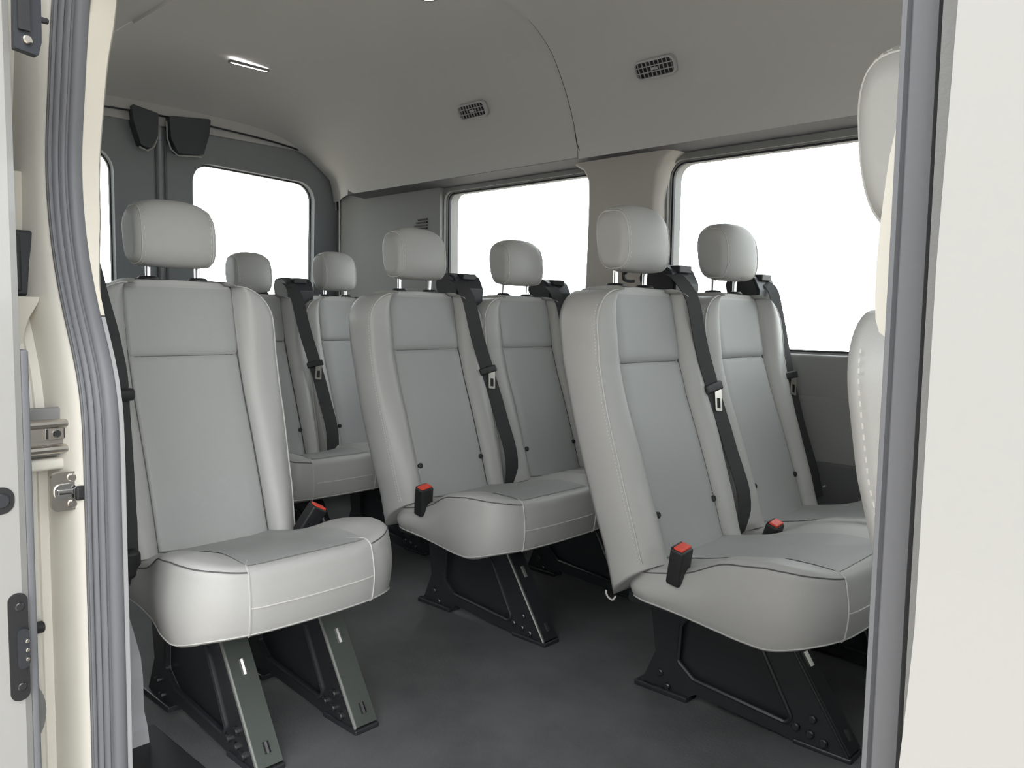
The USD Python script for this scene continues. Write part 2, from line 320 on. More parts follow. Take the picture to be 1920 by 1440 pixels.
# front pillar and front door skin, seen from outside
tr2 = thing('trim_2', None, None, kind='structure')
WD = Polygon([(.03, .86), (.75, .86), (.50, 1.40), (.03, 1.40)]).buffer(-.03).buffer(.03)
skin = Polygon([(-.1155, .70), (-.115, .87), (-.112, 1.0), (-.110, 1.9), (XF, 1.9), (XF, -.3), (-.122, -.3), (-.1205, .58), (-.119, .63), (-.117, .665)])
obj('outer_skin', extr(hole(skin, WD), 'y', .405, .420), PAINT, tr2, smooth=30)
obj('flange', extr(sbox(-.1285, -.2, -.10, 1.9), 'y', .440, .470), TRIM, tr2, label='flange beside the seal with edge shade in its grey')  # shade at the skin edge is put into the grey colour
obj('flange', bx((-.1345, .470, -.2), (-.06, .53, 1.5)), CREAM, tr2)
window(7, WD, .409)
cov = thing('belt_pillar_cover', 'narrow cream tapered pillar cover right beside the front seal, in front of the front seat', 'pillar cover')
rr = []
for z, xa, xe in [(.835, -.1725, -.160), (.838, -.1765, -.158), (.846, -.179, -.155), (.86, -.180, -.15), (.88, -.180, -.15), (.904, -.179, -.15), (.93, -.177, -.15), (.945, -.1755, -.15), (.953, -.174, -.15), (.970, -.171, -.15), (.99, -.167, -.15), (1.01, -.163, -.15)]:
    rr.append([(xa, .515, z), (xa-.001, .522, z), (xa+.004, .533, z), (xe, .533, z), (xe, .515, z)])
obj('cover', loft(rr), CREAM, cov, smooth=40)

# unseen cab: dashboard, bulkhead, windscreen and overhead shelf
wf = thing('wall_front', None, None, kind='structure')
obj('dashboard', extr(Polygon([(.55, 0), (.52, .55), (.45, .70), (.50, .82), (.75, .88), (XF, .86), (XF, 0)]), 'y', .45, 2.36), BLACKPL, wf)
obj('firewall', bx((XF-.02, .40, -.3), (XF+.3, 2.40, .84)), PAINT, wf)
obj('unseen_overhead_shelf', rbox((.45, .62, 1.40), (XF+.05, 2.33, 1.86), .03), HEADLINER, wf)  # out of view, brought low to cut light through the windscreen
obj('cowl', bx((.90, .45, 1.40), (XF+.1, 2.42, 1.92)), PAINT, wf)
w8 = thing('window_8', None, None, kind='structure')
obj('pane', loft([[(1.20, .48, .84), (.98, .55, 1.41), (.985, .55, 1.41), (1.205, .48, .84)], [(1.20, 2.42, .84), (.98, 2.36, 1.41), (.985, 2.36, 1.41), (1.205, 2.42, .84)]]), GLASS, w8)

# ---------------------------------------------------------------- seats (local x forward from the seam line of the back, u across, z up)
XS = lambda z: np.interp(z, [.25, .362, .43, .56, .66, .748, .83, .905, .94], [.172, .132, .112, .068, .031, .004, -.012, -.026, -.034])
XB = lambda z: np.interp(z, [.262, .29, .363, .565, .757, .869, .93], [.060, .053, .034, -.028, -.078, -.096, -.104])
EDGE = lambda z: np.interp(z, [.30, .37, .503, .688, .80, .907], [-.010, -.006, .000, .014, .024, .030])
PWID, ZTOP, ZCOR, RC = .127, .909, .823, .086
def halfw(z):
    base = np.interp(z, [.26, .36, .43, .62, .76, .823], [.192, .198, .204, .213, .214, .213])
    if z > ZCOR: base = .213-.088*(1-math.sqrt(max(0., 1-((z-ZCOR)/RC)**2)))
    return base
def smoothst(a, b, x): t = np.clip((x-a)/(b-a), 0, 1); return t*t*(3-2*t)
def front_depth(u, z, W, pw):
    a = abs(u)
    if a <= pw:
        d = -.010*(1-(a/pw)**2)*smoothst(.34, .42, z)+.006*smoothst(pw, pw-.03, a)
        d -= .0045*math.exp(-((z-.748)/.0035)**2)
        d += .004*smoothst(.745, .77, z)*smoothst(.92, .88, z)
        d -= .007*math.exp(-((a-pw)/.0028)**2)
        return d
    t = (a-pw)/max(W-pw, 1e-4); e = EDGE(z)
    top = max(e+.010, .026)
    if t < .45: d = top*math.sin(t/.45*math.pi/2)**.8
    else: d = top+(e-top)*((t-.45)/.55)**1.7
    return d-.007*math.exp(-((a-pw)/.0028)**2)
def make_backrest(parent, sc=1.0, stitch=True, bolts=True):
    zs = np.r_[np.linspace(.345, .735, 26), .742, .7455, .748, .7505, .754, np.linspace(.765, ZCOR, 5), ZCOR+RC*np.sin(np.linspace(.12, 1.0, 11)*math.pi/2)]
    rings = []; fr_l, fr_r, edge_l, edge_r = [], [], [], []
    for z in zs:
        W = halfw(z)*sc; pw = min(PWID*sc, W-.012)
        pos = np.r_[np.linspace(0, pw-.010, 9), pw-.005, pw-.002, pw, pw+.002, pw+.005, np.linspace(pw+.010, W, 9)[:]] if W-pw > .014 else np.r_[np.linspace(0, pw-.010, 9), pw-.005, pw-.002, pw, pw+.002, pw+.005, np.linspace(pw+.006, W, 9)]
        us = np.r_[-pos[:0:-1], pos]
        fx = [XS(z)+front_depth(u, z, W, pw) for u in us]
        x0, xb = XS(z)+EDGE(z), XB(z)
        top = smoothst(.90, ZTOP, z)
        pts = [(x, u, z+(-.0) ) for x, u in zip(fx, us)]
        side = [(t, .012*math.sin(t*math.pi)**.7) for t in np.linspace(0, 1, 10)[1:]]
        sr = [(x0+(xb-x0)*t, W+b*(1-.6*top), z) for t, b in side]
        bk = [(xb-.006*math.sin(math.pi*k), W*(1-2*k), z) for k in np.linspace(0, 1, 8)[1:-1]]
        sl = [(x, -u, z_) for x, u, z_ in sr[::-1]]
        rings.append(pts+sr+bk+sl)
        edge_l.append((x0, -W-.001, z)); edge_r.append((x0, W+.001, z))
        fr_l.append((XS(z)-.005, -pw, z)); fr_r.append((XS(z)-.005, pw, z))
    rings = np.array(rings); c = rings[-1].mean(0); last = rings[-1].copy()
    caps = []
    for ph in (.35, .7, 1.05, 1.35):
        r_ = last.copy(); r_[:, 0] = c[0]+(last[:, 0]-c[0])*math.cos(ph)**.7; r_[:, 1] = last[:, 1]*(1-.10*math.sin(ph)); r_[:, 2] = ZTOP+.010*math.sin(ph); caps.append(r_)
    # bottom: the cover runs lower at the back than at the front
    first = rings[0].copy(); bots = []
    fx0, fx1 = first[:, 0].max(), first[:, 0].min(); w_ = (fx0-first[:, 0])/(fx0-fx1)
    for k, (drop, sh) in enumerate(((.085, 0.0), (.060, .0), (.030, 0))[:3]):
        r_ = first.copy(); dz = drop*w_**1.3; r_[:, 2] -= dz; r_[:, 0] += np.where(w_ > .02, dz*.28, 0); bots.append(r_)
    mesh = loft(np.concatenate([bots, rings, caps]))
    b = obj('backrest', mesh, LEATHER, parent, smooth=70)
    gx, gi = [], []
    for r_ in rings:
        fx_ = r_[:45]; gx.append(fx_[11:34]+np.array([.0009, 0, 0]))
    gx = np.array(gx); k_, n_ = gx.shape[:2]
    gf = [(i*n_+a, i*n_+a+1, (i+1)*n_+a+1, (i+1)*n_+a) for i in range(k_-4) for a in range(n_-1)]
    gm = trimesh.Trimesh(gx.reshape(-1, 3), np.array([(q[0], q[1], q[2]) for q in gf]+[(q[0], q[2], q[3]) for q in gf]), process=False)
    obj('insert_panel', gm, INSERT, b, label='slightly darker centre panel', smooth=70)
    obj('piping', tube(np.array(edge_l), .0020, 6), PIPING, b); obj('piping', tube(np.array(edge_r), .0020, 6), PIPING, b)
    sd = [tube(np.array(fr_l)+(.0016, 0, 0), .0014, 5), tube(np.array(fr_r)+(.0016, 0, 0), .0014, 5)]
    for s in sd: obj('panel_seam', s, SEAM, b)
    obj('cross_seam', tube([(XS(.748)+front_depth(u, .748, .21*sc, PWID*sc)+.0008, u, .748) for u in np.linspace(-PWID*sc+.002, PWID*sc-.002, 20)], .0014, 5), SEAM, b)
    if stitch:
        for e, s in ((edge_l, -1), (edge_r, 1)):
            dn = spline(np.array(e)[:-6], 150); st = [tube([dn[i]+(-.006, s*.003, 0), dn[i+1]+(-.006, s*.003, 0)], .0009, 4) for i in range(0, 148, 2)]
            obj('stitching', st, THREAD, b, kind='stuff')
    if bolts:
        for s in (-1, 1):
            obj('bolt_cap', cyl((XS(.43)-.002, s*.117*sc, .43), .0075, .008, (1, 0, .25)), BLACKPL, b)
    # metal carrier tab below the rear hem
    return b
def make_headrest(parent, sc=1.0, dz=0., y=0., zc=1.028, hx=.047, hz=.076, hw=.094, xo=-.012, uo=-.012):
    rings = []; us = np.r_[-hw, -hw*.985, -hw*.955, -hw*.90, -hw*.83, np.linspace(-.72, .72, 13)*hw, hw*.83, hw*.90, hw*.955, hw*.985, hw]
    th = np.linspace(0, 2*math.pi, 40, endpoint=False)
    zc += dz
    def sec(u, k=1.0):
        s = (1-min(1, abs(u)/(hw*1.002))**4.2)**(1/4.2); top = (1-min(1, abs(u)/(hw*1.02))**2.6)**(1/2.6)
        c, sn = np.cos(th), np.sin(th)
        x = np.sign(c)*np.abs(c)**.62*hx*(.35+.65*s)*k; z = np.sign(sn)*np.abs(sn)**.75*hz*k
        z = np.where(z > 0, z*(.42+.58*top)*(.55+.45*s), z*(.5+.5*s))
        x = x+np.where(c > 0, .010*np.cos(np.pi/2*np.clip(u/hw, -1, 1))*c, 0)
        x = x-.10*z
        return np.c_[x-.030+xo, np.full(40, u*sc+y+uo), z+zc]
    for u in us: rings.append(sec(u))
    h = obj('headrest', loft(rings), LEATHER, parent, smooth=70)
    for s in (-1, 1):
        obj('piping', tube(sec(s*hw*.86, 1.005), .0016, 5, closed=True), PIPING, h)
        st = sec(s*hw*.80, 1.004)
        obj('stitching', [tube([st[i], (st[i]*.4+st[(i+1) % 40]*.6)], .0008, 4) for i in range(40)], THREAD, h, kind='stuff')
    for s in (-1, 1):
        obj('headrest_post', cyl((-.056, y+s*.058*sc, .90), .0058, .085+dz, (.02, 0, 1), 12), CHROME, parent)
        obj('post_guide', [cyl((-.056, y+s*.058*sc, .912), .022, .014, (0, 0, 1), 20)], BLACKPL, parent)
    return h
def cushion_outline(sc, wl, wr, n=26):
    full = spline([(.085, 0), (.085, .10), (.10, .178), (.14, .194), (.20, .193), (.26, .197), (.31, .207), (.36, .219), (.42, .225), (.465, .216), (.495, .190), (.513, .155), (.524, .10), (.528, 0)], 60)
    flat = spline([(.085, 0), (.085, .12), (.092, .19), (.11, .213), (.20, .2175), (.30, .2180), (.40, .2180), (.47, .216), (.505, .205), (.520, .17), (.526, .10), (.528, 0)], 60)
    Rr = full if wr else flat; L = full if wl else flat
    Rr = Rr*np.array([1, sc]); L = L*np.array([1, -sc])
    return np.vstack([Rr[:-1], L[::-1][:-1]])          # starts rear centre, runs by +u to the front, back by -u
def ztop(x, u, sc):
    z = np.interp(x, [.08, .14, .25, .34, .41, .50, .53], [.338, .346, .368, .386, .398, .398, .394])
    a = np.abs(u)/sc
    z = z+.016*smoothst(.10, .18, a)*smoothst(.22, .34, x)*smoothst(.54, .44, x)-.008*smoothst(.13, .06, a)*smoothst(.1, .2, x)*smoothst(.50, .40, x)
    z = z-.011*smoothst(.13, .19, a)*smoothst(.32, .20, x)
    return z
def make_cushion(parent, sc=1.0, wl=True, wr=True, y=0.):
    O = cushion_outline(sc, wl, wr); cen = np.array([.30, 0.]); n = len(O)
    T = np.roll(O, -1, 0)-np.roll(O, 1, 0); T /= np.linalg.norm(T, axis=1, keepdims=True); Nn = np.c_[-T[:, 1], T[:, 0]]
    if ((O-cen)*Nn).sum(1).mean() < 0: Nn = -Nn
    front = smoothst(.40, .52, O[:, 0])
    zb = .258+.022*front+.012*smoothst(.30, .10, O[:, 0])       # hem height round the outline
    rings = []
    inner = O-Nn*.020
    for r in np.r_[.02, np.linspace(.10, .97, 14)]:
        q = cen+(inner-cen)*r; rings.append(np.c_[q, ztop(q[:, 0], q[:, 1], sc)])
    ze = ztop(inner[:, 0], inner[:, 1], sc)
    seam = []
    for ph in np.linspace(0, 1, 6):
        a = ph*math.pi/2; q = inner+Nn*(.020*math.sin(a)); rings.append(np.c_[q, ze-.022*(1-math.cos(a))])
        if abs(ph-.6) < .01: seam = rings[-1].copy()
    zr = ze-.022
    walls = []
    for t in np.linspace(0, 1, 9)[1:]:
        bul = .009*math.sin(t*math.pi)*(1-.3*front); q = O+Nn*bul[:, None] if np.ndim(bul) else O+Nn*bul
        rings.append(np.c_[q, zr+(zb-zr)*t]); walls.append(rings[-1])
    hem = rings[-1].copy()
    for d_, e in ((.006, .006), (.02, .010), (.06, .012)):
        q = O-Nn*d_; rings.append(np.c_[q, zb-e])
    q = cen+(O-cen)*.3; rings.append(np.c_[q, zb-.012])
    R_ = np.array(rings); R_[:, :, 1] += y
    c = obj('cushion', loft(R_), LEATHER, parent, smooth=60)
    sh = np.array([0, y, 0])
    xs_, us_ = np.linspace(.13, .503, 26), np.linspace(-.128, .128, 17)*sc
    gv = np.array([[(x, u+y, float(ztop(x, u, sc))+.0012) for u in us_] for x in xs_]).reshape(-1, 3); nn = len(us_)
    gf = [t_ for i in range(25) for a in range(nn-1) for q in [(i*nn+a, (i+1)*nn+a, (i+1)*nn+a+1, i*nn+a+1)] for t_ in ((q[0], q[1], q[2]), (q[0], q[2], q[3]))]
    obj('insert_panel', tm(gv, gf), INSERT, c, label='slightly darker centre panel', smooth=70)
    fr = O[:, 0] > .09
    def runs(mask, pts, r, name, m):
        idx = np.where(mask)[0]; sp = np.split(idx, np.where(np.diff(idx) > 1)[0]+1)
        for g in sp:
            if len(g) > 2: obj(name, tube(pts[g]+sh, r, 5), m, c)
    runs(np.abs(O[:, 1]) > .13*sc, seam+np.c_[Nn*.0006, np.zeros(n)], .0014, 'edge_seam', SEAM)
    runs(fr, hem+np.c_[Nn*.001, np.zeros(n)], .0014, 'hem_piping', PIPING)
    for s in (-1, 1):
        k = np.argmin(np.where(O[:, 0] > .45, np.abs(O[:, 1]-s*.137*sc), 9))
        ln = np.array([rr_[k] for rr_ in R_[12:12+18]]); ln = ln[ln[:, 0] > .35]
        obj('corner_piping', tube(ln+(.0012, 0, 0), .0018, 5), PIPING, c)
    fm = (np.abs(O[:, 1]) < .137*sc) & (O[:, 0] > .45)
    w_ = walls[3]
    runs(fm, w_+np.c_[Nn*.0008, np.zeros(n)], .0012, 'front_seam', THREAD)
    obj('seat_pan', rbox((.07, y-.16*sc, .243), (.42, y+.16*sc, .272), .008), FRAME, parent)
    return c
def make_leg(parent, y, side=1, strip_m=FRAME, edge=None):
    """pressed steel side plate with a recessed pocket, front channel, bolts and feet"""
    leg = part_group('leg', parent)
    outl = Polygon([(.02, .0), (.135, .0), (.165, .022), (.36, .006), (.40, .0), (.492, .0), (.497, .010), (.365, .215), (.345, .275), (.03, .275), (.05, .16), (.06, .09)])
    pocket = Polygon([(.12, .085), (.16, .055), (.375, .035), (.385, .05), (.315, .175), (.30, .19), (.15, .20), (.125, .17)]).buffer(-.012).buffer(.012)
    obj('side_plate', [extr(hole(outl.buffer(-.004).buffer(.004), pocket), 'y', y-.004, y+.004), extr(pocket.buffer(.006), 'y', y+side*.010-.002, y+side*.010+.002)], FRAME, leg, smooth=30)
    rim = np.array(pocket.exterior.coords)[:-1]
    obj('pocket_rim', tube(np.c_[rim[:, 0], np.full(len(rim), y-.005), rim[:, 1]], .0045, 6, closed=True), FRAME, leg)
    fl = np.array([(.352, .232), (.362, .215), (.49, .012)])
    q = [(.345, .25), (.352, .232), (.372, .208), (.500, .014), (.505, .0), (.49, .0)]
    y0, y1 = (y-.004, y+.046)
    obj('front_channel', [extr(Polygon([(.348, .236), (.366, .213), (.497, .012), (.503, .014), (.372, .216), (.354, .239)]).buffer(.001), 'y', min(y0, y1), max(y0, y1)), extr(Polygon([(.30, .222), (.35, .222), (.345, .27), (.30, .27)]), 'y', y-.01, y+.05)], strip_m, leg, smooth=30)
    a, b = np.array([.374, .214]), np.array([.505, .013])
    obj('channel_edge', tube([(.348, y-.005, .24), (.369, y-.005, .211), (.500, y-.005, .008)], .0028, 6), edge or FRAME, leg, label='bright front edge' if edge else None)
    dirv = (b-a)/np.linalg.norm(b-a)
    for t, L in ((.22, .030), (.86, .022)):
        c = a+(b-a)*t; w = dirv*L/2
        obj('channel_slot', [tube([(c[0]-w[0], y+.022, c[1]-w[1]), (c[0]+w[0], y+.022, c[1]+w[1])], .006, 8)], mat_edge if t < .5 else BLACKPL, leg)
    for x, z in ((.395, .035), (.425, .030), (.428, .062), (.452, .022)):
        obj('bolt', cyl((x, y-.004, z), .0085, .008, (0, -1, 0), 10), BOLT, leg)
    for x, z in ((.075, .045), (.095, .018), (.125, .20), (.30, .235)):
        obj('bolt', cyl((x, y-.004, z), .008, .007, (0, -1, 0), 10), BOLT, leg)
    obj('foot_pad', rbox((.01, y-.016, -.002), (.15, y+.03, .012), .004), FRAME, leg)
    obj('foot_pad', [rbox((.01, y-.016, -.002), (.15, y+.03, .012), .004), rbox((.39, y-.010, -.002), (.508, y+.05, .010), .004)][1], FRAME, leg)
    return leg
mat_edge = mat('bright_edge', (.42, .42, .40), .3, metal=.8)  # paler metal for the leg front edges and slots
BOLT = mat('dark_bolt', (.10, .10, .105), .3, metal=.8)
def make_buckle(parent, x, u, z, tilt=.25, lean=-.1):
    g = part_group('buckle', parent)
    b = rbox((-.016, -.021, -.078), (.016, .021, 0), .006); 
    r_ = rbox((-.010, -.017, -.004), (.011, .017, .004), .002); sl = rbox((-.0145, -.018, -.002), (-.011, .018, .0025), .001)
    T = trimesh.transformations.rotation_matrix(tilt, (0, 1, 0)); T = trimesh.transformations.rotation_matrix(lean, (1, 0, 0))@T; T[:3, 3] = (x, u, z)
    st = rbox((-.006, -.012, -.16), (.004, .012, -.07), .002)
    for m in (b, r_, sl, st): m.apply_transform(T)
    obj('buckle_body', b, BLACKPL, g); obj('latch_slot', sl, BLACKPL, g); obj('release_button', r_, RED, g, label='red release button')
def make_belt(parent, pts, tongue_at, wdir=(.15, 1, .12), w=.047, flip=1):
    g = part_group('seat_belt', parent)
    q = spline(pts, 40); wd = np.array(wdir, float)
    obj('webbing', ribbon(q, wd, w, .002), BELT, g, smooth=30)
    if tongue_at is not None:
        i = np.argmin(np.abs(q[:, 2]-tongue_at)); c = q[i]; t = q[i-1]-q[i+1]; t /= np.linalg.norm(t)
        wv = wd-t*(wd@t); wv /= np.linalg.norm(wv); nv = np.cross(wv, t)
        if nv[0] < 0: nv = -nv
        B = np.eye(4); B[:3, 0], B[:3, 1], B[:3, 2], B[:3, 3] = nv, wv, t, c
        if np.linalg.det(B[:3, :3]) < 0: B[:3, 0] *= -1
        head = rbox((-.006, -.031, -.010), (.010, .031, .012), .005); head.apply_transform(trimesh.transformations.rotation_matrix(0, (1, 0, 0)))
        head.apply_transform(B); obj('tongue_head', head, BLACKPL, g)
        lo = rpoly(-.012, -.026, .012, .030, .004).difference(rpoly(-.006, -.019, .006, .006, .002))
        pl = extr(lo, 'z', -.001, .001); v = pl.vertices[:, [2, 0, 1]]*np.array([1, 1, 1]); v[:, 2] -= .030; v[:, 1] += flip*.012; v[:, 0] += .006
        a_ = -.35*flip; v[:, [1, 2]] = v[:, [1, 2]]@np.array([[math.cos(a_), math.sin(a_)], [-math.sin(a_), math.cos(a_)]])
        pl = tm(v, pl.faces); pl.apply_transform(B); obj('tongue_plate', pl, STEEL, g, label='steel tongue with a slot')
def make_retractor(parent, u, z0=.90, x0=-.115, w=.105, light=False):
    g = part_group('belt_retractor', parent)
    pr = Polygon([(x0, z0-.02), (x0+.085, z0-.02), (x0+.088, z0+.035), (x0+.070, z0+.070), (x0+.045, z0+.083), (x0-.01, z0+.078), (x0-.02, z0+.05)]).buffer(-.012).buffer(.012)
    obj('housing', extr(pr, 'y', u-w/2, u+w/2), NAVYPL, g, smooth=40)
    obj('belt_slot', rbox((x0+.05, u-.028, z0+.062), (x0+.082, u+.028, z0+.080), .003), BLACKPL, g)
    obj('end_cap', extr(pr.buffer(-.006), 'y', u-w/2-.004, u-w/2), TRIM if light else BLACKPL, g, smooth=40)
def full_seat(root, y=0., sc=1.0, dz=0., wl=True, wr=True, belt_u=None, stitch=True, bolts=True, headkw={}):
    """one seating place as parts of root: backrest, headrest, cushion"""
    if y:
        holder = part_group('seating_place', root)
    h = root
    b = make_backrest(h, sc, stitch, bolts)
    if y: UsdGeom.Xformable(b).AddTranslateOp().Set(Gf.Vec3d(0, y, 0))
    make_headrest(h, sc, dz, y, **headkw)
    make_cushion(h, sc, wl, wr, y)

BELT_R = lambda y, sc=1.0: [(-.075, y+.170*sc, .965), (-.035, y+.158*sc, .955), (.000, y+.152*sc, .925), (.020, y+.155*sc, .89), (.034, y+.178*sc, .78), (.052, y+.200*sc, .69), (.095, y+.222*sc, .54), (.135, y+.232*sc, .40), (.13, y+.236*sc, .33)]

def full_seat(root, y=0., sc=1.0, dz=0., wl=True, wr=True, stitch=True, bolts=True, headkw={}):
    b = make_backrest(root, sc, stitch, bolts)
    if y: UsdGeom.Xformable(b).AddTranslateOp().Set(Gf.Vec3d(0, y, 0))
    make_headrest(root, sc, dz, y, **headkw)
    make_cushion(root, sc, wl, wr, y)

# single seat by the door, at the left of the picture
s1 = thing('single_seat', 'single grey leatherette seat standing alone by the door pillar on two black plate legs', 'seat', (-1.80, .828, 0))
full_seat(s1, dz=-.006, stitch=False, bolts=False)
make_leg(s1, -.105, 1, STRIP, mat_edge); make_leg(s1, .112, 1, STRIP, mat_edge)
make_belt(s1, [(.10, -.262, 1.04), (.10, -.236, .95), (.10, -.216, .865), (.10, -.197, .785), (.105, -.186, .70), (.115, -.186, .60), (.135, -.190, .50), (.150, -.192, .41), (.160, -.186, .342), (.165, -.180, .30)], None, wdir=(-.5, 1, .1))
g = part_group('belt_anchor', s1)
obj('anchor_cover', rbox((.150, -.218, .315), (.185, -.180, .372), .010), BLACKPL, g)
g2 = part_group('belt_tongue', s1)
obj('tongue_head', rbox((.095, -.205, .664), (.118, -.158, .690), .008), BLACKPL, g2)
make_buckle(s1, .175, .235, .392, .25, -.5)

# double bench, second row from the front
PI_ = .44
s2 = thing('bench_seat', 'grey double bench seat in the middle row with a red-topped buckle on its aisle side', 'seat', (-1.82, 1.564, 0))
full_seat(s2, 0, wl=True, wr=False); full_seat(s2, PI_, wl=False, wr=True)
make_leg(s2, -.022, 1, FRAME, mat_edge); make_leg(s2, .44, 1)
make_retractor(s2, .205); make_retractor(s2, PI_+.205)
make_belt(s2, BELT_R(0), .682); make_belt(s2, BELT_R(PI_), .682)
make_buckle(s2, .222, -.195, .398, .2, .12)
# double bench nearest the front
s3 = thing('bench_seat', 'grey double bench seat nearest the front pillar, the largest bench in view', 'seat', (-1.043, 1.564, 0))
full_seat(s3, 0, dz=.0, wl=True, wr=False); full_seat(s3, PI_, dz=.0, wl=False, wr=True)
make_leg(s3, -.022, 1); make_leg(s3, .44, 1)
make_retractor(s3, .205); make_retractor(s3, PI_+.205)
make_belt(s3, BELT_R(0), .69)
make_belt(s3, [(-.06, PI_+.20, .965), (-.02, PI_+.212, .94), (-.005, PI_+.222, .88), (.03, PI_+.226, .72), (.07, PI_+.232, .56), (.12, PI_+.24, .40), (.13, PI_+.242, .35)], .69)
make_buckle(s3, .222, -.195, .398, .2, .12); make_buckle(s3, .222, .218, .374, .35, .1)
obj('belt_label', [bx((.150, PI_+.2145, .383), (.152, PI_+.2150, .391)), bx((.150, PI_+.222, .385), (.152, PI_+.238, .389))][1], PIPING, s3, label='small pale print on the belt end')
obj('hem_clip', tube(spline([(.040, -.195, .268), (.048, -.198, .256), (.058, -.198, .252), (.066, -.196, .262)], 12), .0022, 6), PIPING, s3, label='pale clip under the back hem')
hk = part_group('bag_hook', s3)
obj('hook', tube(spline([(-.06, .02, .935), (-.06, -.002, .934), (-.06, -.018, .937), (-.06, -.022, .948), (-.06, -.012, .953)], 16), .004, 6), BLACKPL, hk)
# rear bench
s4 = thing('rear_bench_seat', 'grey bench seat at the back of the van in front of the rear doors', 'seat', (-2.648, 1.486, 0))
full_seat(s4, 0, .83, -.035, wl=False, wr=False, stitch=False, headkw=dict(hw=.088, hz=.072)); full_seat(s4, .364, .83, -.012, wl=False, wr=False, stitch=False, headkw=dict(hw=.096))
make_leg(s4, -.02, 1); make_leg(s4, .36, 1)
make_retractor(s4, .185, light=True, x0=-.10); make_belt(s4, [(a+.018, b, c) for a, b, c in BELT_R(0, .90)], .665)
# front passenger seat, seen from its door side
s5 = thing('front_passenger_seat', 'front passenger seat back at the right edge, half hidden by the door frame', 'seat', (-.190, .962, -.052))
full_seat(s5, 0, 1.02, 0, stitch=True, headkw=dict(zc=1.083, hx=.055, hz=.104, hw=.13, xo=-.050, uo=0))
_e = spline([(XB(z)+.014, -(halfw(z)*1.02+.0105), z) for z in np.linspace(.36, .88, 30)], 110)
obj('stitching', [tube([_e[i], _e[i+1]], .0008, 4) for i in range(0, 108, 2)], THREAD, s5, kind='stuff', label='pale stitching along the rear edge')
make_leg(s5, -.11, 1); make_leg(s5, .11, 1)

# driver's seat, out of view, helps block light from the windscreen
s6 = thing('unseen_driver_seat', 'unseen grey driver seat beyond the front passenger seat', 'seat', (-.12, 2.0, -.03))
full_seat(s6, 0, 1.02, 0, stitch=False, headkw=dict(zc=1.06, hx=.055, hz=.098, hw=.13))
make_leg(s6, -.11, 1); make_leg(s6, .11, 1)

# ---------------------------------------------------------------- vents and lamps in the headliner
def cove_at(z):       # left cove: y and slope at height z
    h = prof[len(prof)//2:]; y = YC+np.interp(-z, -h[:, 1], h[:, 0]); return y
def vent(lab, x, z, wd=.145, ht=.058, lift=.008):
    y0, y1 = cove_at(z-.02), cove_at(z+.02); up = np.array([0, y1-y0, .04]); up /= np.linalg.norm(up); ax = np.array([1., 0, 0]); nv = np.cross(up, ax)
    if nv[1] > 0: nv = -nv
    t = thing('air_vent', lab, 'air vent', (0, 0, 0), group=None)
    B = np.eye(4); B[:3, 0], B[:3, 1], B[:3, 2] = ax, up, np.cross(ax, up); 
    if (B[:3, 2]@nv) < 0: B[:3, 0] *= -1; B[:3, 2] *= -1
    B[:3, 3] = np.array((x, cove_at(z), z))+nv*lift
    def put(m): m.apply_transform(B); return m
    fr = rpoly(-wd/2, -ht/2, wd/2, ht/2, .02)
    obj('frame', put(extr(fr.difference(fr.buffer(-.006)), 'z', -.004, .008)), TRIMLT, t, smooth=30)
    obj('backing', put(extr(fr.buffer(-.003), 'z', -.006, -.002)), BLACKPL, t)
    for k in (-1, 1): obj('louvre', put(rbox((-wd/2+.006, k*.0085-.0013, -.002), (wd/2-.006, k*.0085+.0013, .006), .001)), TRIMLT, t)
    for k in range(-4, 5): obj('fin', put(rbox((k*.0145-.0008, -ht/2+.006, -.003), (k*.0145+.0008, ht/2-.006, .003), .0008)), TRIMLT, t)
    obj('tab', put(rbox((-.012, -.004, .002), (.012, .004, .009), .002)), TRIMLT, t)
vent('small louvred air vent above the front side window', -1.413, 1.612, lift=.0155)
vent('small louvred air vent above the rear side window', -2.212, 1.612)
def lamp(lab, x, y, L, w, rz, z):
    t = thing('ceiling_light', lab, 'ceiling light', (x, y, z), rz)
    fr = rpoly(-L/2, -w/2, L/2, w/2, min(L, w)*.4)
    obj('bezel', extr(fr.difference(fr.buffer(-.008)), 'z', -.004, .004), TRIM, t, smooth=30)
    obj('lens', extr(fr.buffer(-.007), 'z', -.0035, .003), LENS, t)
lamp('slim lit ceiling light toward the rear of the headliner', -3.00, 1.655, .030, .17, 0, 1.815)
lamp('ceiling light at the top edge over the middle row', -1.955, 1.675, .06, .065, 0, 1.822)

# ---------------------------------------------------------------- the open sliding door and the fittings of the jamb
dr = thing('sliding_door', 'white sliding door slid open, only its front edge seen at the left margin', 'door')
dpoly = Polygon([(-1.25, .265), (-1.25, .335), (-1.256, .344), (-2.45, .344), (-2.45, .265)])
obj('door_shell', extr(dpoly.buffer(.001), 'z', -.25, 1.50), PAINT, dr, smooth=30)
obj('edge_seal', rbox((-1.275, .344, -.25), (-1.256, .356, .79), .004), RUBBER, dr, label='grey rubber edge seal')
cp = part_group('contact_plate', dr)
def yz(poly, x0, x1, m, par, name, **k): return obj(name, extr(poly, 'x', x0, x1), m, par, smooth=30, **k)
pc = rpoly(.317, .298, .3415, .452, .0115)
yz(pc, -1.252, -1.246, BLACKPL, cp, 'plate')
yz(rpoly(.3255, .345, .3405, .402, .007), -1.248, -1.240, RUBBERDK, cp, 'contact_block')
for z in (.358, .371, .384): obj('contact_pin', cyl((-1.241, .3375, z), .0027, .004, (1, 0, 0), 10), STEEL, cp)
for z in (.318, .433): obj('screw', cyl((-1.247, .331, z), .006, .004, (1, 0, 0), 12), BOLT, cp)
pl = part_group('plug_hole', dr)
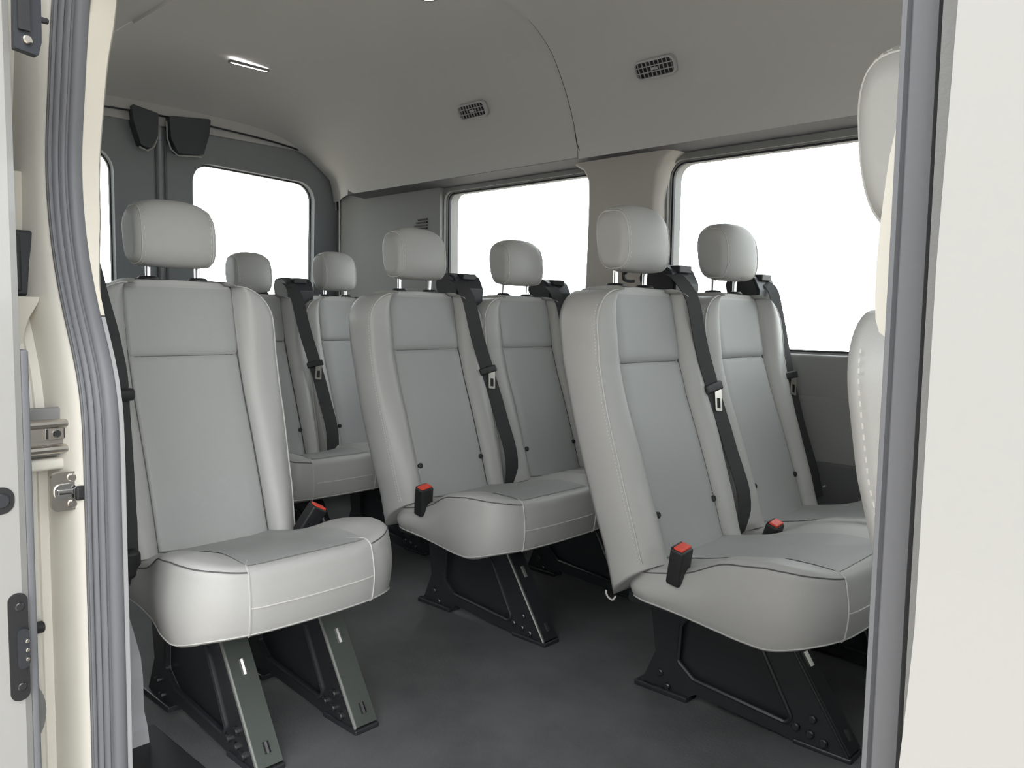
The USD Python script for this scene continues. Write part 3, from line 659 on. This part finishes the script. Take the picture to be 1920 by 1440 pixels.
yz(rpoly(.297, .566, .330, .603, .0155), -1.2515, -1.2475, BLACKPL, pl, 'plug_rim')
obj('plug', cyl((-1.2485, .314, .5845), .010, .005, (1, 0, 0), 16), RUBBERDK, pl)
hb = thing('door_hinge_bracket', 'black steel hinge bracket with a bolt at the top of the open door', 'bracket')
hx = -1.235
yz(Polygon([(.3475, 1.192), (.372, 1.188), (.376, 1.205), (.377, 1.32), (.350, 1.32)]).buffer(.002), hx-.015, hx, NAVYPL, hb, 'arm')
yz(Polygon([(.350, 1.215), (.362, 1.215), (.362, 1.30), (.350, 1.30)]).buffer(.001), hx, hx+.006, BLACKPL, hb, 'rib')
obj('bolt', cyl((hx, .360, 1.203), .006, .006, (1, 0, 0), 12), STEEL, hb)
obj('stop_pin', cyl((hx-.004, .376, 1.235), .004, .012, (0, 1, 0), 10), BLACKPL, hb)
# fittings on the jamb, standing on its surface
def KF(z): return (-sx(z)+.045)/1.47
def ky(y, z): return y*KF(z)
def kz(z): return .843+(z-.843)*KF(z)
def jx(z, y): return sx(z)+np.interp(y, [c[1] for c in front_c[::-1]], [c[0] for c in front_c[::-1]])
def fit(y0, z0, y1, z1, m, par, name, d0=-.004, d1=.006, r=.004, **k):
    zm = (z0+z1)/2; y0, y1, z0, z1 = ky(y0, zm), ky(y1, zm), kz(z0), kz(z1); x = jx((z0+z1)/2, (y0+y1)/2); return obj(name, rbox((x+d0, y0, z0), (x+d1, y1, z1), r), m, par, **k)
def cone(lab, z0, z1, flip, yo=0.):
    t = thing('door_guide_wedge', lab, 'door guide')
    k_ = KF((z0+z1)/2); z0, z1 = kz(z0), kz(z1); h = z1-z0; x0 = jx((z0+z1)/2, .425)
    s = [(0, .014), (.25, .016), (.45, .026), (.62, .042), (.72, .048), (.80, .050)] if not flip else [(0, .050), (.08, .048), (.2, .040), (.4, .026), (.7, .015), (1, .013)]
    if not flip: s = [(0, .013), (.35, .015), (.6, .026), (.82, .040), (.95, .048), (1, .046)]
    rings = [[(x0-.03, .400*k_, z1-h*t_), (x0+.022, .400*k_, z1-h*t_), (x0+.022, (.400+w*.72)*k_+yo, z1-h*t_), (x0-.002, (.400+w*.9)*k_+yo, z1-h*t_), (x0-.03, (.400+w*.9)*k_+yo, z1-h*t_)] for t_, w in s]
    obj('wedge', loft(rings), BEIGE, t, smooth=30)
cone('beige tapered door guide wedge above the black rubber stop', .970, 1.065, False, .012)
st = thing('rubber_stop', 'black ribbed rubber stop block between the two beige wedges', 'door stop')
fit(.396, .868, .432, .972, RUBBERDK, st, 'block', -.01, .030, .006)
fit(.396, .875, .410, .965, RUBBERDK, st, 'rib', .02, .036, .004)
cone('beige tapered door guide wedge below the black rubber stop', .775, .866, True)
def FY(y): return y*.928
def FZ(z): return .843+(z-.843)*.928
rl = thing('door_track', 'short end of the steel sliding door track on the jamb', 'rail')
yc0, yc1 = FY(.405), FY(.500); xt = jx(.64, .43)+.008
obj('track_recess', rbox((xt-.012, yc0, FZ(.598)), (xt-.002, FY(.508), FZ(.682)), .006), TRIM, rl)
obj('track_back', rbox((xt-.004, yc0, FZ(.618)), (xt+.004, yc1-.003, FZ(.662)), .002), STEEL, rl)
for z in (.655, .612): obj('track_lip', tube([(xt+.008, yc0, FZ(z)), (xt+.008, yc1, FZ(z))], .007, 10), STEEL, rl)
obj('bolt_plate', rbox((xt+.004, FY(.440), FZ(.628)), (xt+.007, FY(.474), FZ(.648)), .001), STEEL, rl)
for y in (.444, .471): obj('slot', rbox((xt+.006, FY(y)-.0015, FZ(.630)), (xt+.008, FY(y)+.0015, FZ(.646)), .001), BLACKPL, rl)
obj('bolt', cyl((xt+.007, FY(.458), FZ(.638)), .006, .005, (1, 0, 0), 12), BOLT, rl)
bp = thing('pressed_ridge', 'small cream pressed ridge under the steel door track', 'ridge')
obj('ridge', rbox((xt-.02, FY(.415), FZ(.575)), (xt+.004, FY(.505), FZ(.596)), .006), CREAM, bp)
sk = thing('door_striker', 'steel door striker plate with a dark latch under the track', 'striker')
xk = jx(.57, .44)+.008
obj('plate', extr(rpoly(FY(.442), FZ(.508), FY(.502), FZ(.574), .010), 'x', xk-.008, xk), STEEL, sk, smooth=30)
obj('cup', extr(rpoly(FY(.446), FZ(.528), FY(.480), FZ(.554), .010), 'x', xk, xk+.003), CHROME, sk, smooth=30)
obj('striker_bar', rbox((xk+.002, FY(.450), FZ(.536)), (xk+.006, FY(.485), FZ(.546)), .002), CHROME, sk)
obj('latch', rbox((xk+.004, FY(.474), FZ(.525)), (xk+.016, FY(.506), FZ(.550)), .005), BLACKPL, sk)
for y, z in ((.474, .564), (.474, .519)): obj('screw', cyl((xk, FY(y), FZ(z)), .0065, .004, (1, 0, 0), 12), STEEL, sk)
bf = thing('buffer_screw', 'dark knurled buffer screw standing out of the lower jamb', 'screw')
xb_ = jx(.34, .40)+.012
obj('shaft', cyl((xb_, FY(.400), FZ(.303)), .0035, .030, (0, 1, 0), 10), BOLT, bf); obj('head', cyl((xb_, FY(.424), FZ(.303)), .0095, .012, (0, 1, 0), 14), BLACKPL, bf)
gc = thing('grommet_cap', 'smooth grey half-round cap beside the lower door edge', 'cap', (0, FY(.402), FZ(.155)))
xg = jx(.2, .38)+.014
obj('cap', extr(Polygon([(.032*math.cos(a), .054*math.sin(a)) for a in np.linspace(0, 2*math.pi, 40)]).buffer(0), 'x', xg-.006, xg), TRIM, gc, smooth=30)
